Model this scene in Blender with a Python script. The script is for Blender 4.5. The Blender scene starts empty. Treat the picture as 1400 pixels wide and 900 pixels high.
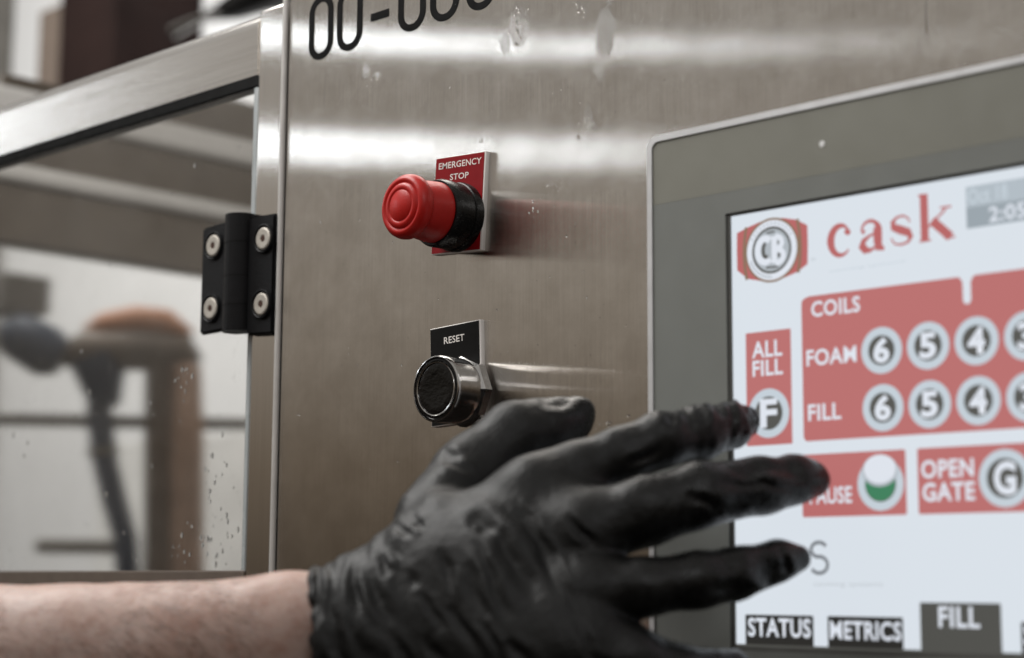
import bpy, bmesh, math, random
import numpy as np
from mathutils import Vector, Matrix, noise

random.seed(7)
rng = np.random.default_rng(7)
SC = bpy.context.scene
COL = SC.collection

# ------------------------------------------------------------------ camera
# metres; the steel panel is the plane y = 0, x runs along it, z is up
CAM_POS = (0.7756, -0.7531, 1.4500)
CAM_R = Vector((0.71950, 0.69447, 0.00572))
CAM_U = Vector((0.09520, -0.10674, 0.98972))
CAM_F = Vector((-0.68794, 0.71155, 0.14290))
cam_data = bpy.data.cameras.new('camera')
cam_data.sensor_width = 36.0
cam_data.lens = 62.25
cam_data.clip_start = 0.02
cam_data.clip_end = 60.0
cam_data.dof.use_dof = True
cam_data.dof.focus_distance = 1.09
cam_data.dof.aperture_fstop = 5.2
cam = bpy.data.objects.new('camera', cam_data)
COL.objects.link(cam)
M = Matrix((CAM_R, CAM_U, -CAM_F)).transposed().to_4x4()
M.translation = Vector(CAM_POS)
cam.matrix_world = M
SC.camera = cam

# ------------------------------------------------------------------ world: the dim workshop all round
W = bpy.data.worlds.new('World')
SC.world = W
W.use_nodes = True
wn = W.node_tree
wn.nodes.clear()
w_out = wn.nodes.new('ShaderNodeOutputWorld')
w_bg = wn.nodes.new('ShaderNodeBackground')
w_tc = wn.nodes.new('ShaderNodeTexCoord')
w_sep = wn.nodes.new('ShaderNodeSeparateXYZ')
w_ramp = wn.nodes.new('ShaderNodeValToRGB')
w_map = wn.nodes.new('ShaderNodeMapRange')
w_map.inputs['From Min'].default_value = -0.35
w_map.inputs['From Max'].default_value = 0.45
wn.links.new(w_tc.outputs['Generated'], w_sep.inputs[0])
wn.links.new(w_sep.outputs['Z'], w_map.inputs['Value'])
wn.links.new(w_map.outputs[0], w_ramp.inputs[0])
cr = w_ramp.color_ramp
cr.elements[0].position = 0.0
cr.elements[0].color = (0.012, 0.010, 0.009, 1)
cr.elements[1].position = 1.0
cr.elements[1].color = (0.46, 0.445, 0.425, 1)
e = cr.elements.new(0.40); e.color = (0.062, 0.047, 0.034, 1)
e = cr.elements.new(0.52); e.color = (0.180, 0.146, 0.112, 1)
e = cr.elements.new(0.64); e.color = (0.350, 0.312, 0.268, 1)
wn.links.new(w_ramp.outputs[0], w_bg.inputs[0])
w_bg.inputs[1].default_value = 1.0
wn.links.new(w_bg.outputs[0], w_out.inputs[0])


# ------------------------------------------------------------------ lamps: ceiling fixtures of the workshop and added fill lamps
def area(name, loc, sx, sy, power, color=(1, 1, 1), aim=None, rz=0.0):
    d = bpy.data.lights.new(name, 'AREA')
    d.shape = 'RECTANGLE'
    d.size, d.size_y = sx, sy
    d.energy = power
    d.color = color
    o = bpy.data.objects.new(name, d)
    COL.objects.link(o)
    o.location = loc
    if aim is not None:
        v = Vector(aim) - Vector(loc)
        o.rotation_euler = v.to_track_quat('-Z', 'Y').to_euler()
    else:
        o.rotation_euler = (0, 0, rz)
    return o


AZ = math.radians(22)
area('ceiling_or_fill_lamp', (-5.55, -2.20, 3.2), 0.52, 1.3, 24.0, (0.87, 0.935, 1.0), rz=AZ)
area('ceiling_or_fill_lamp', (-4.20, -1.66, 3.2), 0.22, 1.1, 9.0, (0.87, 0.935, 1.0), rz=AZ)
area('overhead_lamp', (-0.55, -0.50, 2.65), 1.1, 0.5, 20.0, (1.0, 0.985, 0.96), aim=(0.15, -0.2, 1.5))
area('ceiling_or_fill_lamp', (2.1, -1.5, 2.9), 1.2, 0.5, 7.5, (0.97, 0.98, 1.0), aim=(0.2, 0.0, 1.6))  # unseen fill lamp, added to brighten right-facing surfaces and the bezel
# unseen lamp, added to brighten the wall behind the machine
area('added_back_lamp', (-2.9, 0.7, 3.5), 1.8, 1.0, 54.0, (1.0, 0.985, 0.955), aim=(-3.4, 2.2, 2.2))

SC.view_settings.view_transform = 'Standard'
SC.view_settings.look = 'None'
SC.view_settings.exposure = 0.0
SC.view_settings.gamma = 1.0
SC.view_settings.use_curve_mapping = False
SC.render.engine = 'CYCLES'
SC.cycles.use_denoising = True
SC.cycles.max_bounces = 10
SC.cycles.transparent_max_bounces = 12
SC.cycles.sample_clamp_indirect = 6.0


# ------------------------------------------------------------------ helpers
def nodes_of(name):
    m = bpy.data.materials.new(name)
    m.use_nodes = True
    nt = m.node_tree
    return m, nt, nt.nodes['Principled BSDF']


def N(nt, kind, **kw):
    n = nt.nodes.new(kind)
    for k, v in kw.items():
        setattr(n, k, v)
    return n


def math_n(nt, op, a, b=None, clamp=False):
    n = nt.nodes.new('ShaderNodeMath')
    n.operation = op
    n.use_clamp = clamp
    for i, v in enumerate((a, b)):
        if v is None:
            continue
        if isinstance(v, (int, float)):
            n.inputs[i].default_value = v
        else:
            nt.links.new(v, n.inputs[i])
    return n.outputs[0]


def vmath(nt, op, a, b=None, scale=None):
    n = nt.nodes.new('ShaderNodeVectorMath')
    n.operation = op
    for i, v in enumerate((a, b)):
        if v is None:
            continue
        if isinstance(v, (tuple, list)):
            n.inputs[i].default_value = v
        else:
            nt.links.new(v, n.inputs[i])
    if scale is not None:
        if isinstance(scale, (int, float)):
            n.inputs['Scale'].default_value = scale
        else:
            nt.links.new(scale, n.inputs['Scale'])
    return n.outputs[0]


def pos(nt):
    return N(nt, 'ShaderNodeNewGeometry').outputs['Position']


def noise_n(nt, vec, scale, detail=3.0, rough=0.55, stretch=None):
    if stretch is not None:
        vec = vmath(nt, 'MULTIPLY', vec, stretch)
    n = N(nt, 'ShaderNodeTexNoise')
    n.inputs['Scale'].default_value = scale
    n.inputs['Detail'].default_value = detail
    n.inputs['Roughness'].default_value = rough
    nt.links.new(vec, n.inputs['Vector'])
    return n.outputs['Fac']


def map_range(nt, v, a, b, c, d, smooth=False):
    n = N(nt, 'ShaderNodeMapRange')
    if smooth:
        n.interpolation_type = 'SMOOTHSTEP'
    for i, x in zip((1, 2, 3, 4), (a, b, c, d)):
        n.inputs[i].default_value = x
    nt.links.new(v, n.inputs[0])
    return n.outputs[0]


def mixcol(nt, fac, a, b):
    n = N(nt, 'ShaderNodeMix', data_type='RGBA')
    for i, v in ((0, fac), (6, a), (7, b)):
        if isinstance(v, (int, float)):
            n.inputs[i].default_value = v
        elif isinstance(v, (tuple, list)):
            n.inputs[i].default_value = (*v[:3], 1)
        else:
            nt.links.new(v, n.inputs[i])
    return n.outputs[2]


def bump(nt, bsdf, height, strength, dist):
    b = N(nt, 'ShaderNodeBump')
    b.inputs['Strength'].default_value = strength
    b.inputs['Distance'].default_value = dist
    nt.links.new(height, b.inputs['Height'])
    nt.links.new(b.outputs[0], bsdf.inputs['Normal'])


def plain(name, col, rough=0.5, metal=0.0, spec=0.5, var=0.12, scale=40.0, bmp=0.0, bscale=300.0, coat=0.0):
    """base colour with a little uneven wear, a rough grain and optional fine relief"""
    m, nt, b = nodes_of(name)
    p = pos(nt)
    f = noise_n(nt, p, scale, 4.0)
    dark = tuple(c * (1 - var) for c in col)
    light = tuple(min(1, c * (1 + var)) for c in col)
    nt.links.new(mixcol(nt, map_range(nt, f, 0.3, 0.7, 0, 1), dark, light), b.inputs['Base Color'])
    nt.links.new(map_range(nt, noise_n(nt, p, scale * 2.3, 3.0), 0.3, 0.7, rough * 0.85, min(1, rough * 1.15)), b.inputs['Roughness'])
    b.inputs['Metallic'].default_value = metal
    b.inputs['Specular IOR Level'].default_value = spec
    b.inputs['Coat Weight'].default_value = coat
    b.inputs['Coat Roughness'].default_value = 0.12
    if bmp:
        bump(nt, b, noise_n(nt, p, bscale, 3.0), bmp, 0.001)
    return m


def brushed(name, col, grain='z', smear=0.34, micro=0.02, stains_and_lines=None, rough=0.10, streak=1.0):
    """stainless steel, brushed along one axis: every hair scratch turns the normal across the grain, so
    reflections are drawn out across it and stay sharp along it"""
    m, nt, b = nodes_of(name)
    p = pos(nt)
    w1 = N(nt, 'ShaderNodeTexWhiteNoise', noise_dimensions='4D')
    w2 = N(nt, 'ShaderNodeTexWhiteNoise', noise_dimensions='4D')
    w1.inputs['W'].default_value = 1.7
    w2.inputs['W'].default_value = 9.1
    ps = vmath(nt, 'SCALE', p, scale=977.0)
    nt.links.new(ps, w1.inputs['Vector'])
    nt.links.new(ps, w2.inputs['Vector'])
    # sum of two uniform randoms: triangular spread
    t = math_n(nt, 'SUBTRACT', math_n(nt, 'ADD', w1.outputs['Value'], w2.outputs['Value']), 1.0)
    st = (2400, 2400, 22) if grain == 'z' else (22, 2400, 2400)
    st2 = (420, 420, 5) if grain == 'z' else (5, 420, 420)
    g1 = noise_n(nt, p, 1.0, 2.0, 0.6, st)
    g2 = noise_n(nt, p, 1.0, 3.0, 0.6, st2)
    tilt = math_n(nt, 'ADD', math_n(nt, 'MULTIPLY', t, smear), math_n(nt, 'MULTIPLY', math_n(nt, 'SUBTRACT', g2, 0.5), 0.10 * streak))
    sepc = N(nt, 'ShaderNodeSeparateColor')
    nt.links.new(w1.outputs['Color'], sepc.inputs[0])
    mic = math_n(nt, 'MULTIPLY', math_n(nt, 'SUBTRACT', sepc.outputs[1], 0.5), micro)
    # sheet is never quite flat
    und = noise_n(nt, p, 6.0, 2.0)
    mic = math_n(nt, 'ADD', mic, math_n(nt, 'MULTIPLY', math_n(nt, 'SUBTRACT', und, 0.5), 0.006))
    fac = None
    if stains_and_lines:
        dn = N(nt, 'ShaderNodeTexNoise')
        dn.inputs['Scale'].default_value = 130.0
        dn.inputs['Detail'].default_value = 4.0
        nt.links.new(p, dn.inputs['Vector'])
        pd = vmath(nt, 'ADD', p, vmath(nt, 'SCALE', vmath(nt, 'SUBTRACT', dn.outputs['Color'], (0.5, 0.5, 0.5)), scale=0.008))
        for (cx, cz, rx, rz, amt) in stains_and_lines:
            q = vmath(nt, 'MULTIPLY', vmath(nt, 'SUBTRACT', pd, (cx, 0, cz)), (1 / rx, 0, 1 / rz))
            ln = N(nt, 'ShaderNodeVectorMath', operation='LENGTH')
            nt.links.new(q, ln.inputs[0])
            f = map_range(nt, ln.outputs['Value'], 1.05, 0.72, 0.0, amt, True)
            fac = f if fac is None else math_n(nt, 'MAXIMUM', fac, f)
        blot = map_range(nt, noise_n(nt, p, 26.0, 5.0, 0.65), 0.56, 0.74, 0.0, 0.16)
        fac = math_n(nt, 'MAXIMUM', fac, blot)
        mic = math_n(nt, 'ADD', mic, math_n(nt, 'MULTIPLY', math_n(nt, 'MULTIPLY', math_n(nt, 'SUBTRACT', sepc.outputs[2], 0.5), fac), 0.12))
    cmb = N(nt, 'ShaderNodeCombineXYZ')
    nt.links.new(tilt, cmb.inputs['X' if grain == 'z' else 'Z'])
    nt.links.new(mic, cmb.inputs['Z' if grain == 'z' else 'X'])
    geo = N(nt, 'ShaderNodeNewGeometry')
    nn = vmath(nt, 'NORMALIZE', vmath(nt, 'ADD', geo.outputs['Normal'], cmb.outputs[0]))
    nt.links.new(nn, b.inputs['Normal'])
    tone = math_n(nt, 'ADD', math_n(nt, 'MULTIPLY', g1, 0.30), math_n(nt, 'MULTIPLY', g2, 0.22))
    tone = map_range(nt, tone, 0.16, 0.36, 0.0, 1.0)
    c = mixcol(nt, tone, tuple(x * 0.91 for x in col), tuple(min(1, x * 1.06) for x in col))
    if stains_and_lines:
        # cloudy wipe marks, faint runs and specks of dried dirt
        cl = map_range(nt, noise_n(nt, p, 34.0, 5.0, 0.62), 0.36, 0.66, 0.0, 1.0)
        c = mixcol(nt, cl, vmath(nt, 'MULTIPLY', c, (0.85, 0.84, 0.825)), c)
        run = map_range(nt, noise_n(nt, p, 1.0, 4.0, 0.6, (150, 150, 11)), 0.57, 0.72, 0.0, 0.20)
        c = mixcol(nt, run, c, tuple(x * 0.62 for x in col))
        spk = map_range(nt, noise_n(nt, p, 330.0, 2.0, 0.5), 0.70, 0.78, 0.0, 0.55)
        c = mixcol(nt, spk, c, tuple(x * 0.40 for x in col))
    if fac is not None:
        c = mixcol(nt, math_n(nt, 'MULTIPLY', fac, 0.9), c, tuple(x * 0.66 for x in col))
    nt.links.new(c, b.inputs['Base Color'])
    b.inputs['Metallic'].default_value = 1.0
    b.inputs['Roughness'].default_value = rough
    return m


def emit(name, col, strength=1.0):
    m, nt, b = nodes_of(name)
    b.inputs['Base Color'].default_value = (0.02, 0.02, 0.02, 1)
    b.inputs['Roughness'].default_value = 0.35
    b.inputs['Specular IOR Level'].default_value = 0.25
    b.inputs['Emission Color'].default_value = (*col, 1)
    b.inputs['Emission Strength'].default_value = strength
    return m


def empty(name, loc, label, cat, group=None):
    o = bpy.data.objects.new(name, None)
    COL.objects.link(o)
    o.location = loc
    o.empty_display_size = 0.02
    tag(o, label, cat, group)
    return o


def tag(o, label=None, cat=None, group=None, kind=None):
    if label:
        o['label'] = label
    if cat:
        o['category'] = cat
    if group:
        o['group'] = group
    if kind:
        o['kind'] = kind
    return o


def link(name, me, mat, parent=None, smooth=False):
    """one mesh object; vertices are given in world metres, the parent only groups"""
    o = bpy.data.objects.new(name, me)
    COL.objects.link(o)
    if mat is not None:
        me.materials.append(mat)
    if parent is not None:
        o.parent = parent
        if parent.type == 'EMPTY':
            o.matrix_parent_inverse = Matrix.Translation(-Vector(parent.location))
    if smooth:
        for f in me.polygons:
            f.use_smooth = True
    return o


def from_bm(name, bm, mat, parent=None, smooth=False, sharp=None):
    me = bpy.data.meshes.new(name)
    bmesh.ops.recalc_face_normals(bm, faces=bm.faces[:])
    if sharp is not None:
        for f in bm.faces:
            f.smooth = not (len(f.verts) == 4 and max(abs(c) for c in f.normal) > 0.9995)
        for ed in bm.edges:
            if len(ed.link_faces) == 2 and ed.calc_face_angle(0.0) > sharp:
                ed.smooth = False
    bm.to_mesh(me)
    bm.free()
    return link(name, me, mat, parent, smooth)


def box(name, x0, x1, y0, y1, z0, z1, mat, parent=None, bev=0.0, seg=2, rot=None):
    bm = bmesh.new()
    bmesh.ops.create_cube(bm, size=1.0)
    bmesh.ops.scale(bm, vec=(x1 - x0, y1 - y0, z1 - z0), verts=bm.verts)
    if bev:
        bmesh.ops.bevel(bm, geom=bm.edges[:] + bm.verts[:], offset=bev, segments=seg, affect='EDGES', profile=0.5)
    if rot is not None:
        bmesh.ops.rotate(bm, cent=(0, 0, 0), matrix=rot, verts=bm.verts)
    bmesh.ops.translate(bm, vec=((x0 + x1) / 2, (y0 + y1) / 2, (z0 + z1) / 2), verts=bm.verts)
    return from_bm(name, bm, mat, parent, sharp=math.radians(35) if bev else None)


def lathe(name, prof, cx, cz, mat, parent=None, seg=56, sharp=math.radians(32), facet=False, fn=None):
    """profile [(radius, y)] turned about an axis along y through (cx, cz)"""
    bm = bmesh.new()
    rings = []
    for r, y in prof:
        if r < 1e-6:
            rings.append([bm.verts.new((cx, y, cz))])
        else:
            ring = []
            for k in range(seg):
                a = 2 * math.pi * k / seg
                rr = r * (fn(a, y) if fn else 1.0)
                ring.append(bm.verts.new((cx + rr * math.cos(a), y, cz + rr * math.sin(a))))
            rings.append(ring)
    for a, b in zip(rings[:-1], rings[1:]):
        if len(a) == 1 and len(b) == 1:
            continue
        for k in range(max(len(a), len(b))):
            k2 = (k + 1) % max(len(a), len(b))
            if len(a) == 1:
                bm.faces.new((a[0], b[k], b[k2]))
            elif len(b) == 1:
                bm.faces.new((a[k], a[k2], b[0]))
            else:
                bm.faces.new((a[k], a[k2], b[k2], b[k]))
    return from_bm(name, bm, mat, parent, sharp=None if facet else sharp)


def tube(name, pts, radii, mat, parent=None, seg=16, cap=True):
    bm = bmesh.new()
    rings = []
    P = [Vector(p) for p in pts]
    for i, p in enumerate(P):
        t = (P[min(i + 1, len(P) - 1)] - P[max(i - 1, 0)]).normalized()
        a = t.orthogonal().normalized()
        if i and rings:
            a = (prev_a - t * prev_a.dot(t)).normalized()
        prev_a = a
        b = t.cross(a)
        r = radii[i] if isinstance(radii, (list, tuple)) else radii
        rings.append([bm.verts.new(p + (a * math.cos(q) + b * math.sin(q)) * r) for q in [2 * math.pi * k / seg for k in range(seg)]])
    for a, b in zip(rings[:-1], rings[1:]):
        for k in range(seg):
            bm.faces.new((a[k], a[(k + 1) % seg], b[(k + 1) % seg], b[k]))
    if cap:
        bm.faces.new(rings[0])
        bm.faces.new(rings[-1])
    return from_bm(name, bm, mat, parent, sharp=math.radians(40))


def plate(name, outline, y0, y1, mat, parent=None, holes=()):
    """flat shape in the x-z plane with thickness y1..y0 (y0 is the front), optional hole with the same vertex count"""
    bm = bmesh.new()
    f = [bm.verts.new((x, y0, z)) for x, z in outline]
    k = [bm.verts.new((x, y1, z)) for x, z in outline]
    n = len(outline)
    if holes:
        hf = [bm.verts.new((x, y0, z)) for x, z in holes]
        hk = [bm.verts.new((x, y1, z)) for x, z in holes]
        for i in range(n):
            j = (i + 1) % n
            bm.faces.new((f[i], f[j], hf[j], hf[i]))
            bm.faces.new((k[i], k[j], hk[j], hk[i]))
            bm.faces.new((hf[i], hf[j], hk[j], hk[i]))
            bm.faces.new((f[i], f[j], k[j], k[i]))
    else:
        bm.faces.new(f)
        bm.faces.new(k)
        for i in range(n):
            j = (i + 1) % n
            bm.faces.new((f[i], f[j], k[j], k[i]))
    return from_bm(name, bm, mat, parent)


def rrect(x0, x1, z0, z1, r, n=6, corners=(1, 1, 1, 1)):
    pts = []
    for (cx, cz, a0, on) in ((x1 - r, z1 - r, 0, corners[0]), (x0 + r, z1 - r, 90, corners[1]), (x0 + r, z0 + r, 180, corners[2]), (x1 - r, z0 + r, 270, corners[3])):
        for k in range(n + 1):
            a = math.radians(a0 + 90 * k / n)
            if on:
                pts.append((cx + r * math.cos(a), cz + r * math.sin(a)))
            else:
                s = math.sqrt(2) * r
                pts.append((cx + math.copysign(r, math.cos(math.radians(a0 + 45))) + 1e-5 * (k - n / 2) * 0, cz + math.copysign(r, math.sin(math.radians(a0 + 45))) + 1e-6 * k))
    return pts


def circ(cx, cz, rx, rz=None, n=40, a0=0, a1=360):
    rz = rx if rz is None else rz
    full = abs(a1 - a0) >= 360
    m = n if full else n + 1
    return [(cx + rx * math.cos(math.radians(a0 + (a1 - a0) * k / n)), cz + rz * math.sin(math.radians(a0 + (a1 - a0) * k / n))) for k in range(m)]


_text_cache = {}


def letters(name, txt, x0, x1, z0, z1, y, mat, parent=None, bold=0.0, depth=0.00008, rot=0.0, centre=None):
    """a line of lettering as a thin mesh, fitted to the box x0..x1, z0..z1, front face at y"""
    cu = bpy.data.curves.new('lettering', 'FONT')
    cu.body = txt
    cu.size = 1.0
    cu.offset = bold
    cu.space_character = 1.0 + bold * 2.2
    cu.resolution_u = 3
    ob = bpy.data.objects.new('tmp', cu)
    COL.objects.link(ob)
    dg = bpy.context.evaluated_depsgraph_get()
    me = bpy.data.meshes.new_from_object(ob.evaluated_get(dg))
    bpy.data.objects.remove(ob)
    n = len(me.vertices)
    co = np.empty(n * 3)
    me.vertices.foreach_get('co', co)
    co = co.reshape(-1, 3)
    lo, hi = co[:, :2].min(0), co[:, :2].max(0)
    u = (co[:, 0] - lo[0]) / (hi[0] - lo[0])
    v = (co[:, 1] - lo[1]) / (hi[1] - lo[1])
    X = x0 + u * (x1 - x0)
    Z = z0 + v * (z1 - z0)
    if rot:
        c, s = math.cos(rot), math.sin(rot)
        dx, dz = X - centre[0], Z - centre[1]
        X, Z = centre[0] + c * dx - s * dz, centre[1] + s * dx + c * dz
    out = np.stack([X, np.full(n, y), Z], 1)
    me.vertices.foreach_set('co', out.ravel())
    me.materials.clear()
    me.update()
    return link(name, me, mat, parent)


def ribbon(bm, pts, widths, y):
    """a pen stroke of changing width in the x-z plane"""
    P = [Vector((a, b)) for a, b in pts]
    L, Rr = [], []
    for i, p in enumerate(P):
        t = (P[min(i + 1, len(P) - 1)] - P[max(i - 1, 0)]).normalized()
        nrm = Vector((-t.y, t.x))
        w = widths[i] * 0.5
        a, b = p + nrm * w, p - nrm * w
        L.append(bm.verts.new((a.x, y, a.y)))
        Rr.append(bm.verts.new((b.x, y, b.y)))
    for i in range(len(P) - 1):
        bm.faces.new((L[i], L[i + 1], Rr[i + 1], Rr[i]))


# ------------------------------------------------------------------ materials
STAINS_AND_LINE = [
    (0.052, 1.790, 0.010, 0.017, 0.27), (0.040, 1.780, 0.005, 0.008, 0.24),
    (0.106, 1.794, 0.008, 0.013, 0.24),
    (0.122, 1.770, 0.008, 0.018, 0.41), (0.117, 1.752, 0.004, 0.016, 0.24), (0.126, 1.787, 0.0035, 0.004, 0.48),
    (0.109, 1.720, 0.003, 0.010, 0.27),
    (0.333, 1.745, 0.0012, 0.030, 0.68),  # thin dark vertical line
    (-0.089, 1.788, 0.004, 0.006, 0.48), (-0.078, 1.783, 0.005, 0.003, 0.48),
]
STEEL = (0.640, 0.615, 0.585)
M_panel = brushed('brushed_steel_panel', STEEL, 'z', smear=0.36, micro=0.006, stains_and_lines=STAINS_AND_LINE, rough=0.06)
M_post = brushed('brushed_steel_post', STEEL, 'z', smear=0.30, micro=0.010, rough=0.07)
M_rail = brushed('brushed_steel_rail', STEEL, 'x', smear=0.15, micro=0.03, rough=0.20)
M_chrome = plain('chrome', (0.50, 0.49, 0.48), 0.13, 1.0, var=0.08, scale=260.0)
M_red_gloss = plain('red_plastic', (0.46, 0.013, 0.010), 0.36, 0.0, 0.32, 0.08, 160.0, 0.12, 900.0)
M_red_plate = plain('red_engraving_sheet', (0.25, 0.004, 0.008), 0.42, 0.0, 0.2, 0.06, 120.0)
M_core = plain('white_plastic_core', (0.84, 0.80, 0.77), 0.5, var=0.05)
M_ink_w = plain('white_engraving', (0.80, 0.76, 0.72), 0.6, var=0.04)
M_blk_plate = plain('black_engraving_sheet', (0.006, 0.006, 0.006), 0.36, 0.0, 0.15, 0.1, 120.0)
M_blk = plain('black_plastic', (0.005, 0.005, 0.005), 0.28, 0.0, 0.3, 0.15, 220.0, 0.1, 700.0)
M_wet_blk = plain('wet_black_plastic', (0.004, 0.004, 0.004), 0.14, 0.0, 0.30, 0.2, 300.0, 0.34, 330.0)
M_hinge = plain('black_hinge_casting', (0.006, 0.006, 0.007), 0.45, 0.0, 0.18, 0.15, 200.0, 0.35, 1200.0)
M_screw = plain('screw_zinc', (0.60, 0.56, 0.50), 0.5, 0.7, var=0.1, scale=300.0)
M_socket = plain('rusty_socket', (0.055, 0.022, 0.012), 0.7, var=0.3, scale=600.0)
M_decal = plain('black_marking_vinyl', (0.004, 0.004, 0.004), 0.7, 0.0, 0.08, var=0.1)
M_gasket = plain('black_rubber', (0.005, 0.005, 0.005), 0.65, 0.0, 0.12, var=0.2)
M_alu = plain('satin_aluminium', (0.74, 0.745, 0.76), 0.40, 0.45, var=0.04, scale=60.0, bmp=0.05, bscale=2000.0)
M_bead = plain('pale_edge_bead', (0.62, 0.60, 0.58), 0.45, 0.35, 0.5, 0.05, 60.0)
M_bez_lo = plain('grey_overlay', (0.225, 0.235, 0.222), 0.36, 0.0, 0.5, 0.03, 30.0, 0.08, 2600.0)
M_bez_reflect = plain('overlay_reflection', (0.260, 0.258, 0.222), 0.36, 0.0, 0.5, 0.03, 30.0, 0.08, 2600.0)  # paler grey carries the reflection on the upper bezel
M_blackgap = plain('dark_recess', (0.115, 0.115, 0.108), 0.5)
M_dot = plain('white_dot', (0.85, 0.85, 0.85), 0.3)
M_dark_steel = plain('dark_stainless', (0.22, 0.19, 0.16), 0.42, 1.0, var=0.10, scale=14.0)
M_light_band = plain('pale_light_band', (0.80, 0.78, 0.75), 0.5, 0.1, var=0.05, scale=12.0)  # pale colour for the reflected light bands
M_wall = plain('painted_wall', (0.74, 0.745, 0.75), 0.7, 0.0, 0.3, 0.03, 1.5)
M_white_door = plain('white_enamel', (0.80, 0.81, 0.83), 0.45, 0.0, 0.4, 0.03, 3.0)
M_brown = plain('dark_brown_wood', (0.014, 0.007, 0.006), 0.6, 0.0, 0.12, 0.25, 6.0)
M_taupe = plain('taupe_edge', (0.13, 0.10, 0.08), 0.6, var=0.1)
M_copper = plain('copper_brown_tank', (0.40, 0.27, 0.20), 0.5, 0.25, 0.4, 0.22, 16.0)
M_tank_dark = plain('brown_tank_steel', (0.135, 0.105, 0.085), 0.5, 0.25, 0.4, 0.3, 12.0)
M_orange = plain('orange_cap', (0.52, 0.24, 0.13), 0.5, 0.0, 0.4, 0.12, 16.0)
M_navy = plain('dark_blue_hose', (0.022, 0.036, 0.066), 0.45, 0.0, 0.4, 0.15, 30.0)
M_greyplate = plain('grey_machine_plate', (0.74, 0.74, 0.725), 0.5, 0.0, 0.4, 0.08, 12.0)
M_greybar = plain('dull_grey_bar', (0.16, 0.15, 0.135), 0.5, 0.4, 0.4, 0.1, 12.0)

# clear acrylic, a little hazy and splashed
M_acrylic, nt, b = nodes_of('hazy_acrylic')
nt.nodes.remove(b)
mo = nt.nodes['Material Output']
tr = N(nt, 'ShaderNodeBsdfRefraction'); tr.inputs[0].default_value = (0.97, 0.968, 0.96, 1); tr.inputs['Roughness'].default_value = 0.05; tr.inputs['IOR'].default_value = 1.45
gl = N(nt, 'ShaderNodeBsdfGlossy'); gl.inputs['Roughness'].default_value = 0.02; gl.inputs[0].default_value = (1, 1, 1, 1)
df = N(nt, 'ShaderNodeBsdfDiffuse'); df.inputs[0].default_value = (0.62, 0.59, 0.55, 1)
m1 = N(nt, 'ShaderNodeMixShader'); m2 = N(nt, 'ShaderNodeMixShader')
p = pos(nt)
sp = map_range(nt, noise_n(nt, p, 90.0, 5.0, 0.7), 0.62, 0.76, 0.015, 0.12)
sp2 = map_range(nt, noise_n(nt, p, 8.0, 3.0), 0.35, 0.7, 0.0, 0.05)
nt.links.new(math_n(nt, 'ADD', sp, sp2), m1.inputs[0])
nt.links.new(tr.outputs[0], m1.inputs[1]); nt.links.new(df.outputs[0], m1.inputs[2])
m2.inputs[0].default_value = 0.035; nt.links.new(m1.outputs[0], m2.inputs[1]); nt.links.new(gl.outputs[0], m2.inputs[2])
nt.links.new(m2.outputs[0], mo.inputs[0])
M_pane_edge = plain('acrylic_cut_edge', (0.42, 0.45, 0.46), 0.25, 0.0, 0.6, 0.06)

# water
M_water, nt, b = nodes_of('water_drop')
b.inputs['Base Color'].default_value = (1, 1, 1, 1)
b.inputs['Transmission Weight'].default_value = 1.0
b.inputs['IOR'].default_value = 1.33
b.inputs['Roughness'].default_value = 0.02

# black nitrile: matt, a bit chalky where dry, shiny where wet
M_glove, nt, b = nodes_of('black_nitrile')
p = pos(nt)
at = N(nt, 'ShaderNodeAttribute', attribute_name='wet')
n1 = noise_n(nt, p, 90.0, 4.0, 0.6)
nt.links.new(mixcol(nt, map_range(nt, n1, 0.3, 0.7, 0, 1), (0.004, 0.004, 0.004), (0.008, 0.008, 0.0078)), b.inputs['Base Color'])
wetm = math_n(nt, 'MULTIPLY', at.outputs['Fac'], map_range(nt, noise_n(nt, p, 210.0, 3.0), 0.38, 0.56, 0.0, 1.0), True)
rr = N(nt, 'ShaderNodeMix'); rr.inputs[2].default_value = 0.47; rr.inputs[3].default_value = 0.10
nt.links.new(wetm, rr.inputs[0])
nt.links.new(rr.outputs[0], b.inputs['Roughness'])
b.inputs['Specular IOR Level'].default_value = 0.28
b.inputs['Sheen Weight'].default_value = 0.0
b.inputs['Sheen Roughness'].default_value = 0.5
h1 = noise_n(nt, p, 240.0, 4.0, 0.6)
h2 = noise_n(nt, p, 1500.0, 2.0, 0.6)
bump(nt, b, math_n(nt, 'ADD', math_n(nt, 'MULTIPLY', h1, 0.9), math_n(nt, 'MULTIPLY', h2, 0.18)), 0.55, 0.0011)

# skin
M_skin, nt, b = nodes_of('forearm_skin')
p = pos(nt)
s1 = noise_n(nt, p, 26.0, 4.0, 0.6)
s2 = noise_n(nt, p, 120.0, 4.0, 0.65)
c = mixcol(nt, map_range(nt, s1, 0.32, 0.68, 0, 1), (0.47, 0.315, 0.262), (0.56, 0.430, 0.385))
c = mixcol(nt, map_range(nt, s2, 0.46, 0.70, 0, 0.55), c, (0.31, 0.150, 0.105))
nt.links.new(c, b.inputs['Base Color'])
b.inputs['Roughness'].default_value = 0.5
b.inputs['Subsurface Weight'].default_value = 0.25
b.inputs['Subsurface Radius'].default_value = (0.010, 0.0035, 0.0018)
b.inputs['Subsurface Scale'].default_value = 0.6
vor = N(nt, 'ShaderNodeTexVoronoi'); vor.inputs['Scale'].default_value = 900.0
nt.links.new(p, vor.inputs['Vector'])
bump(nt, b, math_n(nt, 'ADD', math_n(nt, 'MULTIPLY', vor.outputs['Distance'], 0.25), math_n(nt, 'MULTIPLY', s2, 0.8)), 0.45, 0.0012)
M_hair = plain('arm_hair', (0.12, 0.07, 0.045), 0.5)

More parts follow.
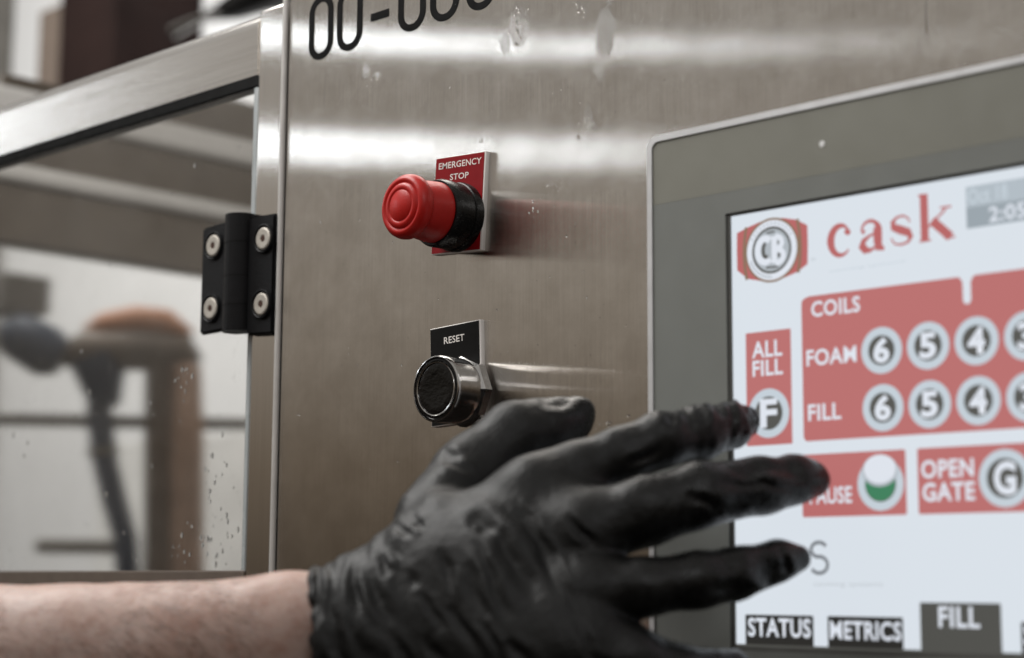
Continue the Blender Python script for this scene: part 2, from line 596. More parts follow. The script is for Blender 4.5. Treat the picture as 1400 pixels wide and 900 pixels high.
# display colours
M_scr = emit('display_white', (0.690, 0.745, 0.805), 1.0)
M_tile = emit('display_red', (0.480, 0.155, 0.152), 1.0)
M_ring = emit('display_pale_ring', (0.540, 0.610, 0.670), 1.0)
M_digit = emit('display_dark', (0.085, 0.085, 0.078), 1.0)
M_scr_text = emit('display_text_white', (0.720, 0.760, 0.830), 1.0)
M_tab = emit('display_tab_black', (0.022, 0.021, 0.019), 1.0)
M_bar = emit('display_grey_bar', (0.075, 0.075, 0.068), 1.0)
M_cask = emit('display_brand_red', (0.46, 0.125, 0.125), 1.0)
M_gold = emit('display_brown_line', (0.24, 0.155, 0.10), 1.0)
M_grey1 = emit('display_grey_light', (0.43, 0.49, 0.54), 1.0)
M_grey2 = emit('display_grey_mid', (0.31, 0.36, 0.40), 1.0)
M_green = emit('display_green', (0.045, 0.21, 0.105), 1.0)
M_faint = emit('display_faint_text', (0.52, 0.56, 0.60), 1.0)
M_sgrey = emit('display_grey_letter', (0.20, 0.215, 0.235), 1.0)
M_soft = emit('display_soft_grey', (0.42, 0.46, 0.50), 1.0)

# ------------------------------------------------------------------ setting
wall = box('wall', -9.0, 0.6, 2.2, 2.3, -0.2, 5.0, M_wall)
tag(wall, kind='structure')

# ------------------------------------------------------------------ steel cabinet
cab = empty('steel_cabinet', (0.3, 0.2, 1.0), 'brushed stainless steel machine cabinet panel marked with black zeros', 'machine cabinet')
box('front_panel', -0.172, 1.30, 0.0, 0.004, 1.02, 2.25, M_panel, cab, 0.0012)
box('side_panel', -0.171, -0.168, 0.0045, 0.40, 1.02, 2.25, M_post, cab)
box('top_panel', -0.166, 1.30, 0.0045, 0.40, 2.246, 2.249, M_post, cab)
# rounded bead along the panel's left edge
tube('edge_bead', [(-0.1752, -0.0006, 1.02), (-0.1752, -0.0006, 1.60), (-0.1752, -0.0006, 2.25)], 0.0021, M_bead, cab, 14)

ZB, ZH = 1.8058, 0.0455
for x0, x1 in ((-0.1495, -0.1240), (-0.1197, -0.0937), (-0.0580, -0.0317), (-0.0275, -0.0008), (0.0056, 0.0315)):
    w = x1 - x0
    st = 0.0053
    plate('digit', rrect(x0, x1, ZB, ZB + ZH, w * 0.48, 10), -0.0003, 0.0002, M_decal, cab, rrect(x0 + st, x1 - st, ZB + st * 0.9, ZB + ZH - st * 0.9, w * 0.48 - st * 0.98, 10))
plate('dash', [(-0.0850, 1.8208), (-0.0672, 1.8208), (-0.0672, 1.8262), (-0.0850, 1.8262)], -0.0003, 0.0002, M_decal, cab)

# ------------------------------------------------------------------ machine frame around the clear door
fr_ = empty('door_surround', (-0.45, 0.0, 1.2), 'stainless steel frame rail and post around the clear door', 'machine frame')
box('post', -0.2080, -0.1778, 0.001, 0.034, 1.02, 1.8570, M_post, fr_, 0.003, 3)
# rail: rounded over at the top
bm = bmesh.new()
prof = [(0.034, 1.8095), (0.001, 1.8095), (0.001, 1.8450)]
for k in range(1, 9):
    a = math.radians(90 * k / 8)
    prof.append((0.001 + 0.0118 * (1 - math.cos(a)), 1.8450 + 0.0118 * math.sin(a)))
prof.append((0.034, 1.8568))
for x in (-1.29, -0.2082):
    pass
va = [bm.verts.new((-1.29, y, z)) for y, z in prof]
vb = [bm.verts.new((-0.2083, y, z)) for y, z in prof]
for i in range(len(prof)):
    j = (i + 1) % len(prof)
    bm.faces.new((va[i], va[j], vb[j], vb[i]))
bm.faces.new(va); bm.faces.new(vb)
from_bm('top_rail', bm, M_rail, fr_, sharp=math.radians(30))
box('bottom_rail', -1.29, -0.2083, 0.001, 0.034, 1.385, 1.4440, M_rail, fr_, 0.003)
box('bottom_seal', -1.285, -0.2083, 0.0005, 0.020, 1.4445, 1.4586, M_taupe, fr_, 0.001)
# far side of the enclosure, running back from the camera side
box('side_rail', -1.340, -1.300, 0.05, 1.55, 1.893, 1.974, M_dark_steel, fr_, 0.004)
box('side_light_band', -1.340, -1.288, 0.05, 1.55, 1.9745, 2.000, M_light_band, fr_, 0.008, 3)  # reflected lamp band, put in as a pale strip
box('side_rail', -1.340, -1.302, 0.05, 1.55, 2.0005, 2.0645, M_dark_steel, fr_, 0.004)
box('side_light_band', -1.340, -1.290, 0.05, 1.55, 2.065, 2.103, M_light_band, fr_, 0.008, 3)  # upper reflected band, again a pale strip
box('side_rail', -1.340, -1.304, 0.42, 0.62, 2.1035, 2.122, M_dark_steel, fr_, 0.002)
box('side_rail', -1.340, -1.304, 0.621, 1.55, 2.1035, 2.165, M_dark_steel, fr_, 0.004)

door = empty('clear_door', (-0.45, 0.0, 1.46), 'clear splashed acrylic door pane with black top gasket', 'door')
box('pane', -1.28, -0.2122, 0.0020, 0.0075, 1.4590, 1.8006, M_acrylic, door)
box('pane_edge', -0.2119, -0.2075, 0.0014, 0.0080, 1.4590, 1.8006, M_pane_edge, door, 0.0008)
box('gasket', -1.285, -0.2062, 0.0012, 0.016, 1.8008, 1.8094, M_gasket, door, 0.001)
box('gasket', -0.2072, -0.2044, 0.004, 0.012, 1.4560, 1.8008, M_gasket, door)

# ------------------------------------------------------------------ hinge
hg = empty('hinge', (-0.222, -0.006, 1.665), 'black cast hinge with four pale screws joining clear door and post', 'hinge')


def leaf(x0, x1, z0l, z1l, z0r, z1r, yl, yr):
    bm = bmesh.new()
    f = [(x0, yl, z0l), (x1, yr, z0r), (x1, yr, z1r), (x0, yl, z1l)]
    vf = [bm.verts.new(q) for q in f]
    vb = [bm.verts.new((q[0], 0.0009, q[2])) for q in f]
    bm.faces.new(vf); bm.faces.new(vb)
    for i in range(4):
        bm.faces.new((vf[i], vf[(i + 1) % 4], vb[(i + 1) % 4], vb[i]))
    bmesh.ops.bevel(bm, geom=bm.edges[:], offset=0.0016, segments=2, affect='EDGES')
    return from_bm('leaf', bm, M_hinge, hg, sharp=math.radians(40))


leaf(-0.2612, -0.2290, 1.6262, 1.7042, 1.6268, 1.7052, -0.0042, -0.0048)
leaf(-0.2060, -0.1774, 1.6207, 1.7044, 1.6190, 1.7036, -0.0048, -0.0042)
tube('knuckle', [(-0.2165, -0.0030, 1.6240), (-0.2165, -0.0030, 1.7075)], 0.0114, M_hinge, hg, 28)
for z in (1.6425, 1.6630, 1.6870):
    tube('knuckle_groove', [(-0.2165, -0.0030, z - 0.0004), (-0.2165, -0.0030, z + 0.0004)], 0.01155, M_gasket, hg, 28)
for sx, sz in ((-0.2457, 1.6893), (-0.2467, 1.6438), (-0.1880, 1.6868), (-0.1885, 1.6408)):
    lathe('screw_recess', [(0.0100, -0.0043), (0.0104, -0.0060), (0.0094, -0.0063), (0.0087, -0.0055)], sx, sz, M_hinge, hg, 36)
    s = lathe('screw', [(0.0, -0.0056), (0.0026, -0.0056), (0.0027, -0.0060), (0.0066, -0.0061), (0.0077, -0.0057), (0.0079, -0.0043)], sx, sz, M_screw, hg, 36)
    lathe('socket', [(0.0, -0.0058), (0.0025, -0.0058)], sx, sz, M_socket, s, 6)

# ------------------------------------------------------------------ emergency stop
RE = math.radians(-3.2)
es = empty('emergency_stop_button', (0.0035, 0.0, 1.684), 'red mushroom emergency stop button on its red legend plate', 'stop button')
pc = (0.0036, 1.6838)


def legend(parent, c, rot, w, h, mat):
    rm = Matrix.Rotation(-rot, 3, 'Y')
    box('legend_plate', c[0] - w / 2, c[0] + w / 2, -0.0032, 0.0006, c[1] - h / 2, c[1] + h / 2, M_core, parent, 0.0003, 1, rm)
    box('plate_face', c[0] - w / 2 + 0.0006, c[0] + w / 2 - 0.0012, -0.00345, -0.0028, c[1] - h / 2 + 0.0006, c[1] + h / 2 - 0.0006, mat, parent, 0, 1, rm)


legend(es, pc, RE, 0.0445, 0.0615, M_red_plate)
letters('lettering', 'EMERGENCY', pc[0] - 0.0190, pc[0] + 0.0190, pc[1] + 0.0231, pc[1] + 0.0272, -0.00355, M_ink_w, es, 0.012, rot=RE, centre=pc)
letters('lettering', 'STOP', pc[0] - 0.0083, pc[0] + 0.0083, pc[1] + 0.0153, pc[1] + 0.0192, -0.00355, M_ink_w, es, 0.012, rot=RE, centre=pc)
EX, EZ = 0.0050, 1.6745
lathe('collar', [(0.0, -0.0030), (0.0215, -0.0030), (0.0218, -0.0060), (0.0212, -0.0085), (0.0198, -0.0092), (0.0208, -0.0100), (0.0211, -0.0225), (0.0200, -0.0252), (0.0, -0.0253)], EX, EZ, M_blk, es, 64)
lathe('button_neck', [(0.0, -0.0248), (0.0188, -0.0248), (0.0188, -0.0262), (0.0182, -0.0340), (0.0170, -0.0400), (0.0165, -0.0430), (0.0, -0.0432)], EX, EZ, M_red_gloss, es, 64)
lathe('mushroom_head', [(0.0, -0.0410), (0.0150, -0.0412), (0.0182, -0.0424), (0.0196, -0.0446), (0.0199, -0.0470), (0.0194, -0.0496), (0.0180, -0.0516), (0.0164, -0.0524),
                        (0.0154, -0.0525), (0.0146, -0.0519), (0.0141, -0.0518), (0.0134, -0.0526), (0.0118, -0.0532), (0.0107, -0.0533), (0.0100, -0.0528), (0.0095, -0.0528), (0.0088, -0.0534), (0.0, -0.0538)], EX, EZ, M_red_gloss, es, 72, math.radians(50))

# ------------------------------------------------------------------ reset button
RR = math.radians(2.4)
rs = empty('reset_button', (0.0035, 0.0, 1.577), 'black reset push button with chrome ring on its black legend plate', 'push button')
pr = (0.0029, 1.5775)
legend(rs, pr, RR, 0.0445, 0.0615, M_blk_plate)
letters('lettering', 'RESET', pr[0] - 0.0095, pr[0] + 0.0085, pr[1] + 0.0195, pr[1] + 0.0238, -0.00355, M_ink_w, rs, 0.010, rot=RR, centre=pr)
RX, RZ = 0.0128, 1.5655
# octagonal nut, then the round chrome bezel, then the cap
bmn = bmesh.new()
lathe('lock_nut', [(0.0, -0.0030), (0.0215, -0.0030), (0.0215, -0.0085), (0.0198, -0.0112), (0.0, -0.0113)], RX, RZ, M_chrome, rs, 8, facet=True)
bmn.free()
lathe('bezel_ring', [(0.0193, -0.0100), (0.0200, -0.0118), (0.0202, -0.0150), (0.0202, -0.0268), (0.0200, -0.0288), (0.0195, -0.0296), (0.0191, -0.0297), (0.0188, -0.0290), (0.0187, -0.0262)], RX, RZ, M_chrome, rs, 72)
lathe('inner_ring', [(0.0188, -0.0262), (0.0187, -0.0284), (0.0180, -0.0291), (0.0170, -0.0292), (0.0165, -0.0284), (0.0164, -0.0262)], RX, RZ, M_wet_blk, rs, 64)
lathe('cap_rim', [(0.0165, -0.0282), (0.0164, -0.0293), (0.0161, -0.0297), (0.0156, -0.0296), (0.0154, -0.0288)], RX, RZ, M_chrome, rs, 64)
lathe('cap', [(0.0000, -0.0287), (0.0103, -0.0289), (0.0143, -0.0292), (0.0155, -0.0289), (0.0158, -0.0270), (0.0163, -0.0240), (0.0000, -0.0238)], RX, RZ, M_wet_blk, rs, 64, math.radians(60))

# ------------------------------------------------------------------ touchscreen
ts = empty('touchscreen', (0.36, -0.006, 1.53), 'large grey operator touchscreen lit with red control tiles', 'touchscreen')
BX0, BX1, BZ0, BZ1 = 0.1630, 0.5750, 1.3350, 1.6960
plate('frame', rrect(BX0, BX1, BZ0, BZ1, 0.007, 8), -0.0128, 0.0006, M_alu, ts, rrect(BX0 + 0.0034, BX1 - 0.0034, BZ0 + 0.0034, BZ1 - 0.0034, 0.0045, 8))
SX0, SX1, SZ0, SZ1 = 0.2184, 0.5200, 1.4195, 1.6441
SPLIT = 1.6573
plate('upper_overlay_reflection', rrect(BX0 + 0.0036, BX1 - 0.0036, SPLIT, BZ1 - 0.0036, 0.0043, 8, (1, 1, 0, 0)), -0.0120, -0.001, M_bez_reflect, ts)  # reflection across the upper bezel, put in as a lighter colour
# lower overlay is a window frame round the display
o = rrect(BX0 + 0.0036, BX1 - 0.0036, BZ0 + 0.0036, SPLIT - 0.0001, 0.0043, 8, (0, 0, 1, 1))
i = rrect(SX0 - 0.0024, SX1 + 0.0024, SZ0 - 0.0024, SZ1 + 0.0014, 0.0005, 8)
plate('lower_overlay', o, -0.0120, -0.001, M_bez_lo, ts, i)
plate('inner_edge', rrect(SX0 - 0.0023, SX1 + 0.0023, SZ0 - 0.0023, SZ1 + 0.0013, 0.0005, 8), -0.0108, -0.0012, M_blackgap, ts, rrect(SX0 + 0.0001, SX1 - 0.0001, SZ0 + 0.0001, SZ1 - 0.0001, 0.0004, 8))
lathe('sensor_dot', [(0.0, -0.01225), (0.0016, -0.0122), (0.0018, -0.0119)], 0.2779, 1.6730, M_dot, ts, 20)
disp = plate('display', rrect(SX0, SX1, SZ0, SZ1, 0.0003, 8), -0.0100, -0.002, M_scr, ts)
Y1, Y2, Y3, Y4, Y5 = -0.01012, -0.01022, -0.01032, -0.01042, -0.01052
T = 0.00008


def flat(name, outline, y, mat, holes=()):
    return plate(name, outline, y, y + T, mat, disp, holes)


# brand mark: red barrel with a white seal
bar = [(0.2222, 1.6345), (0.2220, 1.6245), (0.2221, 1.6145), (0.2290, 1.6092), (0.2371, 1.6072), (0.2445, 1.6062), (0.2520, 1.6072), (0.2600, 1.6092), (0.2664, 1.6126), (0.2668, 1.6230), (0.2667, 1.6327), (0.2600, 1.6365), (0.2520, 1.6385), (0.2445, 1.6392), (0.2367, 1.6384), (0.2290, 1.6366)]
bar = bar[::-1]
flat('barrel_mark', bar, Y1, M_cask)
for xx, bw in ((0.2283, -0.0012), (0.2607, 0.0012)):
    bm = bmesh.new()
    ribbon(bm, [(xx, 1.6088), (xx + bw, 1.6160), (xx + bw * 1.3, 1.6228), (xx + bw, 1.6296), (xx, 1.6368)], [0.0018] * 5, Y2)
    from_bm('barrel_hoop', bm, M_gold, disp)
LC = (0.2445, 1.6226)
flat('seal_edge', circ(*LC, 0.0170), Y3 - 0.00001, M_gold)
flat('seal', circ(*LC, 0.0158), Y3 - 0.00005, M_scr_text)
flat('seal_ring', circ(*LC, 0.0124), Y4, M_digit, circ(*LC, 0.0111))
flat('seal_panel', circ(*LC, 0.0111), Y4, M_soft)
for k in range(26):
    a = math.radians(200 + 140 * k / 25) if k < 13 else math.radians(30 + 120 * (k - 13) / 12)
    cx, cz = LC[0] + 0.0141 * math.cos(a), LC[1] + 0.0141 * math.sin(a)
    flat('seal_tick', circ(cx, cz, 0.00062, n=6), Y4, M_soft)
bm = bmesh.new()
ribbon(bm, circ(LC[0] - 0.0040, LC[1] + 0.0003, 0.0048, 0.0062, 20, 50, 310), [0.0036] * 21, Y5)
from_bm('seal_letter', bm, M_scr_text, disp)
bm = bmesh.new()
ribbon(bm, [(LC[0] + 0.0018, LC[1] - 0.0072), (LC[0] + 0.0018, LC[1] + 0.0072)], [0.0034] * 2, Y5)
ribbon(bm, circ(LC[0] + 0.0025, LC[1] + 0.0034, 0.0042, 0.0034, 14, 90, -90), [0.0028] * 15, Y5 - 0.00002)
ribbon(bm, circ(LC[0] + 0.0025, LC[1] - 0.0036, 0.0050, 0.0038, 14, 90, -90), [0.0030] * 15, Y5 - 0.00004)
from_bm('seal_letter', bm, M_scr_text, disp)
bm = bmesh.new()
ribbon(bm, circ(LC[0] - 0.0036, LC[1] + 0.0002, 0.0016, 0.0036, 12, 90, 310), [0.0020] * 13, Y5 - 0.00006)
ribbon(bm, [(LC[0] + 0.0043, LC[1] + 0.0030), (LC[0] + 0.0043, LC[1] + 0.0040)], [0.0012] * 2, Y5 - 0.00006)
ribbon(bm, [(LC[0] + 0.0047, LC[1] - 0.0042), (LC[0] + 0.0047, LC[1] - 0.0022)], [0.0016] * 2, Y5 - 0.00006)
ribbon(bm, [(LC[0] - 0.0035, LC[1] - 0.0090), (LC[0] + 0.0040, LC[1] - 0.0092)], [0.0010] * 2, Y5 - 0.00006)
ribbon(bm, [(LC[0] - 0.0030, LC[1] + 0.0093), (LC[0] + 0.0022, LC[1] + 0.0095)], [0.0010] * 2, Y5 - 0.00006)
from_bm('seal_line', bm, M_digit, disp)
letters('lettering', 'TM', 0.2683, 0.2712, 1.6137, 1.6152, Y1, M_soft, disp)


# the word "cask" in a thick and thin serif
def glyph(strokes, x0, zb, sx, sz, y):
    bm = bmesh.new()
    for k, (pts, wd) in enumerate(strokes):
        ribbon(bm, [(x0 + a * sx, zb + b_ * sz) for a, b_ in pts], [w_ * sx * 1.16 + 0.00014 for w_ in wd], y - 0.00001 * k)
    return from_bm('letter', bm, M_cask, disp)


def arc(cx, cz, rx, rz, a0, a1, n=18):
    return [(cx + rx * math.cos(math.radians(a0 + (a1 - a0) * k / n)), cz + rz * math.sin(math.radians(a0 + (a1 - a0) * k / n))) for k in range(n + 1)]


def thick(n, mid, a, b, c):
    return [a + (b - a) * math.sin(math.pi * min(1, k / (2 * mid * n))) if k <= mid * n else b + (c - b) * ((k - mid * n) / (n - mid * n)) for k in range(n + 1)]


XH = 0.0158
glyph([(arc(0.50, 0.5, 0.40, 0.48, 48, 318), thick(18, 0.5, 0.05, 0.24, 0.04)), ([(0.66, 0.80), (0.78, 0.74), (0.84, 0.66)], [0.10, 0.2, 0.08])], 0.2792, 1.6142, 0.0152, XH, Y2)
glyph([(arc(0.45, 0.70, 0.28, 0.28, 175, 0, 14), thick(14, 0.7, 0.05, 0.09, 0.2)), ([(0.71, 0.74), (0.71, 0.30), (0.74, 0.10), (0.92, 0.02)], [0.24, 0.24, 0.22, 0.06]),
       ([(0.66, 0.58), (0.42, 0.50), (0.22, 0.36), (0.18, 0.20), (0.28, 0.07), (0.44, 0.04), (0.66, 0.14)], [0.05, 0.07, 0.14, 0.22, 0.2, 0.1, 0.05]), ([(0.15, 0.70), (0.22, 0.66), (0.25, 0.72)], [0.06, 0.14, 0.1])], 0.2962, 1.6142, 0.0170, XH, Y2)
glyph([([(0.86, 0.72), (0.78, 0.88), (0.58, 0.97), (0.36, 0.94), (0.20, 0.80), (0.22, 0.64), (0.48, 0.52), (0.78, 0.40), (0.88, 0.24), (0.76, 0.08), (0.50, 0.03), (0.26, 0.08), (0.12, 0.28)], [0.04, 0.05, 0.06, 0.07, 0.14, 0.22, 0.25, 0.24, 0.16, 0.08, 0.06, 0.05, 0.04])], 0.3140, 1.6150, 0.0146, XH * 0.96, Y2)
glyph([([(0.24, 0.0), (0.24, 1.48)], [0.19, 0.19]), ([(0.08, 0.02), (0.42, 0.02)], [0.035, 0.035]), ([(0.08, 1.45), (0.26, 1.47)], [0.05, 0.03]), ([(0.34, 0.42), (0.86, 0.92)], [0.04, 0.05]),
       ([(0.70, 0.97), (1.02, 0.97)], [0.04, 0.04]), ([(0.46, 0.62), (0.98, 0.03)], [0.20, 0.20]), ([(0.80, 0.02), (1.10, 0.02)], [0.04, 0.04])], 0.3300, 1.6152, 0.0190, XH, Y2)
letters('lettering', 'canning systems', 0.2795, 0.3235, 1.6062, 1.6078, Y1, M_ring, disp)

# date box
flat('date_tile', [(0.3572, 1.6288), (0.4600, 1.6288), (0.4600, 1.6386), (0.3572, 1.6386)], Y1, M_grey1)
flat('time_tile', [(0.3572, 1.6184), (0.4600, 1.6184), (0.4600, 1.6287), (0.3572, 1.6287)], Y1, M_grey2)
letters('lettering', 'Oct 18', 0.3583, 0.3790, 1.6300, 1.6372, Y2, M_ring, disp, 0.02)
letters('lettering', '2:05', 0.3690, 0.3880, 1.6198, 1.6272, Y2, M_scr_text, disp, 0.02)

# coil tile with a notch between its two tabs
ct = [(0.2640, 1.5222)] + [(0.4330, 1.5222), (0.4345, 1.5236), (0.4345, 1.5940), (0.4330, 1.5958), (0.3605, 1.5958), (0.3590, 1.5945), (0.3583, 1.5925), (0.3583, 1.5842), (0.3572, 1.5825), (0.3551, 1.5825), (0.3540, 1.5842), (0.3540, 1.5925), (0.3533, 1.5945), (0.3518, 1.5958), (0.2668, 1.5958), (0.2640, 1.5950), (0.2624, 1.5936), (0.2622, 1.5910), (0.2622, 1.5245), (0.2628, 1.5230)]
flat('coil_tile', ct, Y1, M_tile)
letters('lettering', 'COILS', 0.2682, 0.2971, 1.5848, 1.5929, Y2, M_scr_text, disp, 0.022)
letters('lettering', 'FOAM', 0.2648, 0.2944, 1.5600, 1.5684, Y2, M_scr_text, disp, 0.022)
letters('lettering', 'FILL', 0.2652, 0.2848, 1.5323, 1.5406, Y2, M_scr_text, disp, 0.022)


def dial(cx, cz, r, ch, ri=None, bold=0.042):
    ri = ri or r * 0.645
    flat('dial', circ(cx, cz, r), Y2, M_ring)
    flat('dial_face', circ(cx, cz, ri), Y3, M_digit)
    hw, hh = ri * 0.62, ri * 0.86
    letters('dial_character', ch, cx - hw, cx + hw, cz - hh, cz + hh, Y4, M_scr_text, disp, bold)


for cz in (1.5645, 1.5363):
    for cx, ch in ((0.3088, '6'), (0.3346, '5'), (0.3604, '4'), (0.3862, '3'), (0.4120, '2')):
        dial(cx, cz, 0.0115, ch)

flat('fill_tile', rrect(0.2270, 0.2553, 1.5215, 1.5805, 0.0006, 4), Y1, M_tile)
letters('lettering', 'ALL', 0.2310, 0.2500, 1.5670, 1.5756, Y2, M_scr_text, disp, 0.022)
letters('lettering', 'FILL', 0.2312, 0.2502, 1.5574, 1.5656, Y2, M_scr_text, disp, 0.022)
dial(0.2410, 0 + 1.5379, 0.0127, 'F', 0.0086, 0.035)

flat('pause_tile', rrect(0.2608, 0.3206, 1.4842, 1.5155, 0.0010, 4), Y1, M_tile)
letters('lettering', 'PAUSE', 0.2652, 0.2900, 1.4906, 1.4990, Y2, M_scr_text, disp, 0.022)
flat('dial', circ(0.3064, 1.4994, 0.0130), Y2, M_ring)
flat('dial_face', circ(0.3064, 1.4994, 0.0087), Y3, M_bar)
flat('green_lamp', circ(0.3064, 1.4994, 0.0083), Y4, M_green)
flat('lamp_glint', circ(0.3064, 1.5058, 0.0100, 0.0078, n=30), Y5, M_soft)
flat('lamp_glint', circ(0.3064, 1.5066, 0.0090, 0.0070, n=30), Y5 - 0.0001, M_scr_text)

flat('gate_tile', rrect(0.3271, 0.3870, 1.4842, 1.5155, 0.0010, 4), Y1, M_tile)
letters('lettering', 'OPEN', 0.3290, 0.3569, 1.5010, 1.5098, Y2, M_scr_text, disp, 0.028)
letters('lettering', 'GATE', 0.3294, 0.3572, 1.4900, 1.4990, Y2, M_scr_text, disp, 0.028)
dial(0.3727, 1.4997, 0.0134, 'G', 0.0092)
flat('gate_tile', rrect(0.3935, 0.4534, 1.4842, 1.5155, 0.0010, 4), Y1, M_tile)

bm = bmesh.new()
ribbon(bm, arc(0.2700, 1.4681, 0.0046, 0.0036, 25, 255, 14) + arc(0.2700, 1.4606, 0.0050, 0.0041, 80, -150, 16), [0.0019] * 32, Y1)
from_bm('letter', bm, M_sgrey, disp)
letters('lettering', 'canning systems', 0.2665, 0.3063, 1.4493, 1.4524, Y1, M_faint, disp)

# bottom tabs
flat('bottom_bar', [(0.2185, 1.4196), (0.5199, 1.4196), (0.5199, 1.4207), (0.2185, 1.4207)], Y1 - 0.0004, M_bar)
for x0, x1, z1, txt, tx0, tx1, tz0, tz1 in ((0.2245, 0.2660, 1.4356, 'STATUS', 0.2262, 0.2645, 1.4246, 1.4341), (0.2745, 0.3169, 1.4356, 'METRICS', 0.2758, 0.3160, 1.4244, 1.4335),
                                           (0.3264, 0.3684, 1.4428, 'FILL', 0.3362, 0.3577, 1.4314, 1.4411), (0.3782, 0.4200, 1.4346, 'SETUP', 0.3795, 0.4185, 1.4244, 1.4335)):
    flat('tab', rrect(x0, x1, 1.4199, z1, 0.0006, 3), Y2, M_bar if txt == 'FILL' else M_tab)
    letters('lettering', txt, tx0, tx1, tz0, tz1, Y3, M_scr_text, disp, 0.024)

# ------------------------------------------------------------------ water drops on the steel panel
bm = bmesh.new()


def drop(x, z, rx, rz, h):
    r = bmesh.ops.create_uvsphere(bm, u_segments=10, v_segments=6, radius=1.0)
    for v in r['verts']:
        k = 1.0 + 0.25 * noise.noise(Vector((v.co.x * 1.3 + x * 900, v.co.y, v.co.z * 1.3 + z * 700)))
        v.co = Vector((x + v.co.x * rx * k, v.co.y * h - h * 0.25, z + v.co.z * rz * k))


for (x, z, rx, rz, h, n, sx, sz) in ((0.052, 1.792, 0.0012, 0.0012, 0.0007, 26, 0.011, 0.013), (0.104, 1.789, 0.0010, 0.0008, 0.0006, 9, 0.007, 0.008), (0.119, 1.757, 0.0012, 0.0010, 0.0008, 12, 0.006, 0.006),
                                     (0.104, 1.716, 0.0011, 0.0018, 0.0009, 7, 0.004, 0.005), (0.112, 1.716, 0.0009, 0.0018, 0.0008, 6, 0.002, 0.006), (-0.084, 1.786, 0.0011, 0.0011, 0.0006, 9, 0.009, 0.007),
                                     (0.075, 1.683, 0.0008, 0.0014, 0.0008, 5, 0.002, 0.010), (0.064, 1.672, 0.0010, 0.0009, 0.0006, 7, 0.008, 0.005), (-0.100, 1.732, 0.0009, 0.0013, 0.0006, 2, 0.002, 0.003),
                                     (0.125, 1.54, 0.0022, 0.0008, 0.0008, 10, 0.020, 0.004), (0.115, 1.80, 0.0009, 0.0009, 0.0005, 8, 0.009, 0.006), (0.020, 1.722, 0.0008, 0.0014, 0.0006, 2, 0.002, 0.002)):
    for _ in range(n):
        k = rng.uniform(0.35, 1.4)
        drop(x + rng.normal() * sx * 0.6, z + rng.normal() * sz * 0.6, rx * k * 0.62, rz * k * 0.62 * rng.uniform(0.7, 1.5), h * k * 0.5)
for _ in range(70):
    k = rng.uniform(0.3, 0.9)
    drop(rng.uniform(-0.16, 0.16), rng.uniform(1.50, 1.84), 0.0006 * k, 0.0009 * k, 0.0004 * k)
tag(from_bm('water_droplets', bm, M_water, None, True), 'scattered clear water drops clinging to the steel panel', 'water drops', kind='stuff')

# splash on the inside of the clear door
bm = bmesh.new()
for (x, z, sx, sz, n) in ((-0.245, 1.485, 0.020, 0.030, 30), (-0.275, 1.475, 0.05, 0.012, 26), (-0.285, 1.600, 0.008, 0.012, 14), (-0.245, 1.54, 0.012, 0.03, 14), (-0.40, 1.57, 0.15, 0.10, 20)):
    for _ in range(n):
        k = rng.uniform(0.4, 1.4)
        px_, pz_ = x + rng.normal() * sx * 0.7, z + rng.normal() * sz * 0.8
        if -0.9 < px_ < -0.216 and 1.462 < pz_ < 1.795:
            r = bmesh.ops.create_uvsphere(bm, u_segments=8, v_segments=5, radius=1.0)
            for v in r['verts']:
                v.co = Vector((px_ + v.co.x * 0.0011 * k, 0.0019 + v.co.y * 0.0003 * k, pz_ + v.co.z * 0.0017 * k))
tag(from_bm('water_splash', bm, M_water, None, True), 'fine water splash spotting the clear door pane', 'water splash', kind='stuff')

# ------------------------------------------------------------------ blurred machinery behind the clear door
t = empty('copper_tank', (-2.03, 1.21, 1.2), 'copper brown upright tank with orange top, blurred behind clear door', 'tank')
tube('tank_body', [(-2.075, 1.245, 1.15), (-2.060, 1.229, 1.446), (-2.033, 1.199, 1.72), (-2.019, 1.183, 1.862)], [0.032, 0.032, 0.032, 0.030], M_tank_dark, t, 24)
tube('side_pipe', [(-2.040, 1.280, 1.15), (-2.020, 1.260, 1.446), (-1.985, 1.225, 1.72), (-1.978, 1.214, 1.850), (-2.010, 1.190, 1.880)], [0.032, 0.032, 0.031, 0.028, 0.020], M_copper, t, 24)
tube('tank_head', [(-2.150, 1.062, 1.880), (-2.120, 1.085, 1.886), (-2.040, 1.160, 1.888), (-1.985, 1.215, 1.878), (-1.972, 1.228, 1.860)], [0.024, 0.040, 0.042, 0.036, 0.020], M_tank_dark, t, 20)
tube('tank_cap', [(-2.120, 1.078, 1.925), (-2.095, 1.098, 1.936), (-2.045, 1.142, 1.944), (-2.005, 1.185, 1.940), (-1.972, 1.218, 1.918)], [0.006, 0.020, 0.026, 0.024, 0.008], M_orange, t, 20)
t = empty('blue_hose_unit', (-2.10, 1.12, 1.80), 'dark blue fitting with slanting hose behind clear door', 'hose')
tube('hose_fitting', [(-2.104, 1.092, 1.872), (-2.096, 1.104, 1.834), (-2.097, 1.116, 1.778)], [0.050, 0.046, 0.028], M_navy, t, 20)
tube('hose', [(-2.113, 1.111, 1.786), (-2.110, 1.124, 1.690), (-2.101, 1.146, 1.602), (-2.094, 1.169, 1.530), (-2.089, 1.180, 1.400)], [0.025, 0.025, 0.024, 0.023, 0.023], M_navy, t, 16)
tube('hose_clip', [(-2.1105, 1.121, 1.705), (-2.110, 1.124, 1.690)], [0.030, 0.030], M_greybar, t, 16)
t = empty('black_motor', (-2.18, 1.01, 1.88), 'round black motor blurred behind clear door, left of copper tank', 'motor')
tube('motor_body', [(-2.224, 0.965, 1.915), (-2.206, 0.985, 1.912), (-2.166, 1.030, 1.880), (-2.149, 1.052, 1.869)], [0.030, 0.046, 0.050, 0.034], M_navy, t, 20)
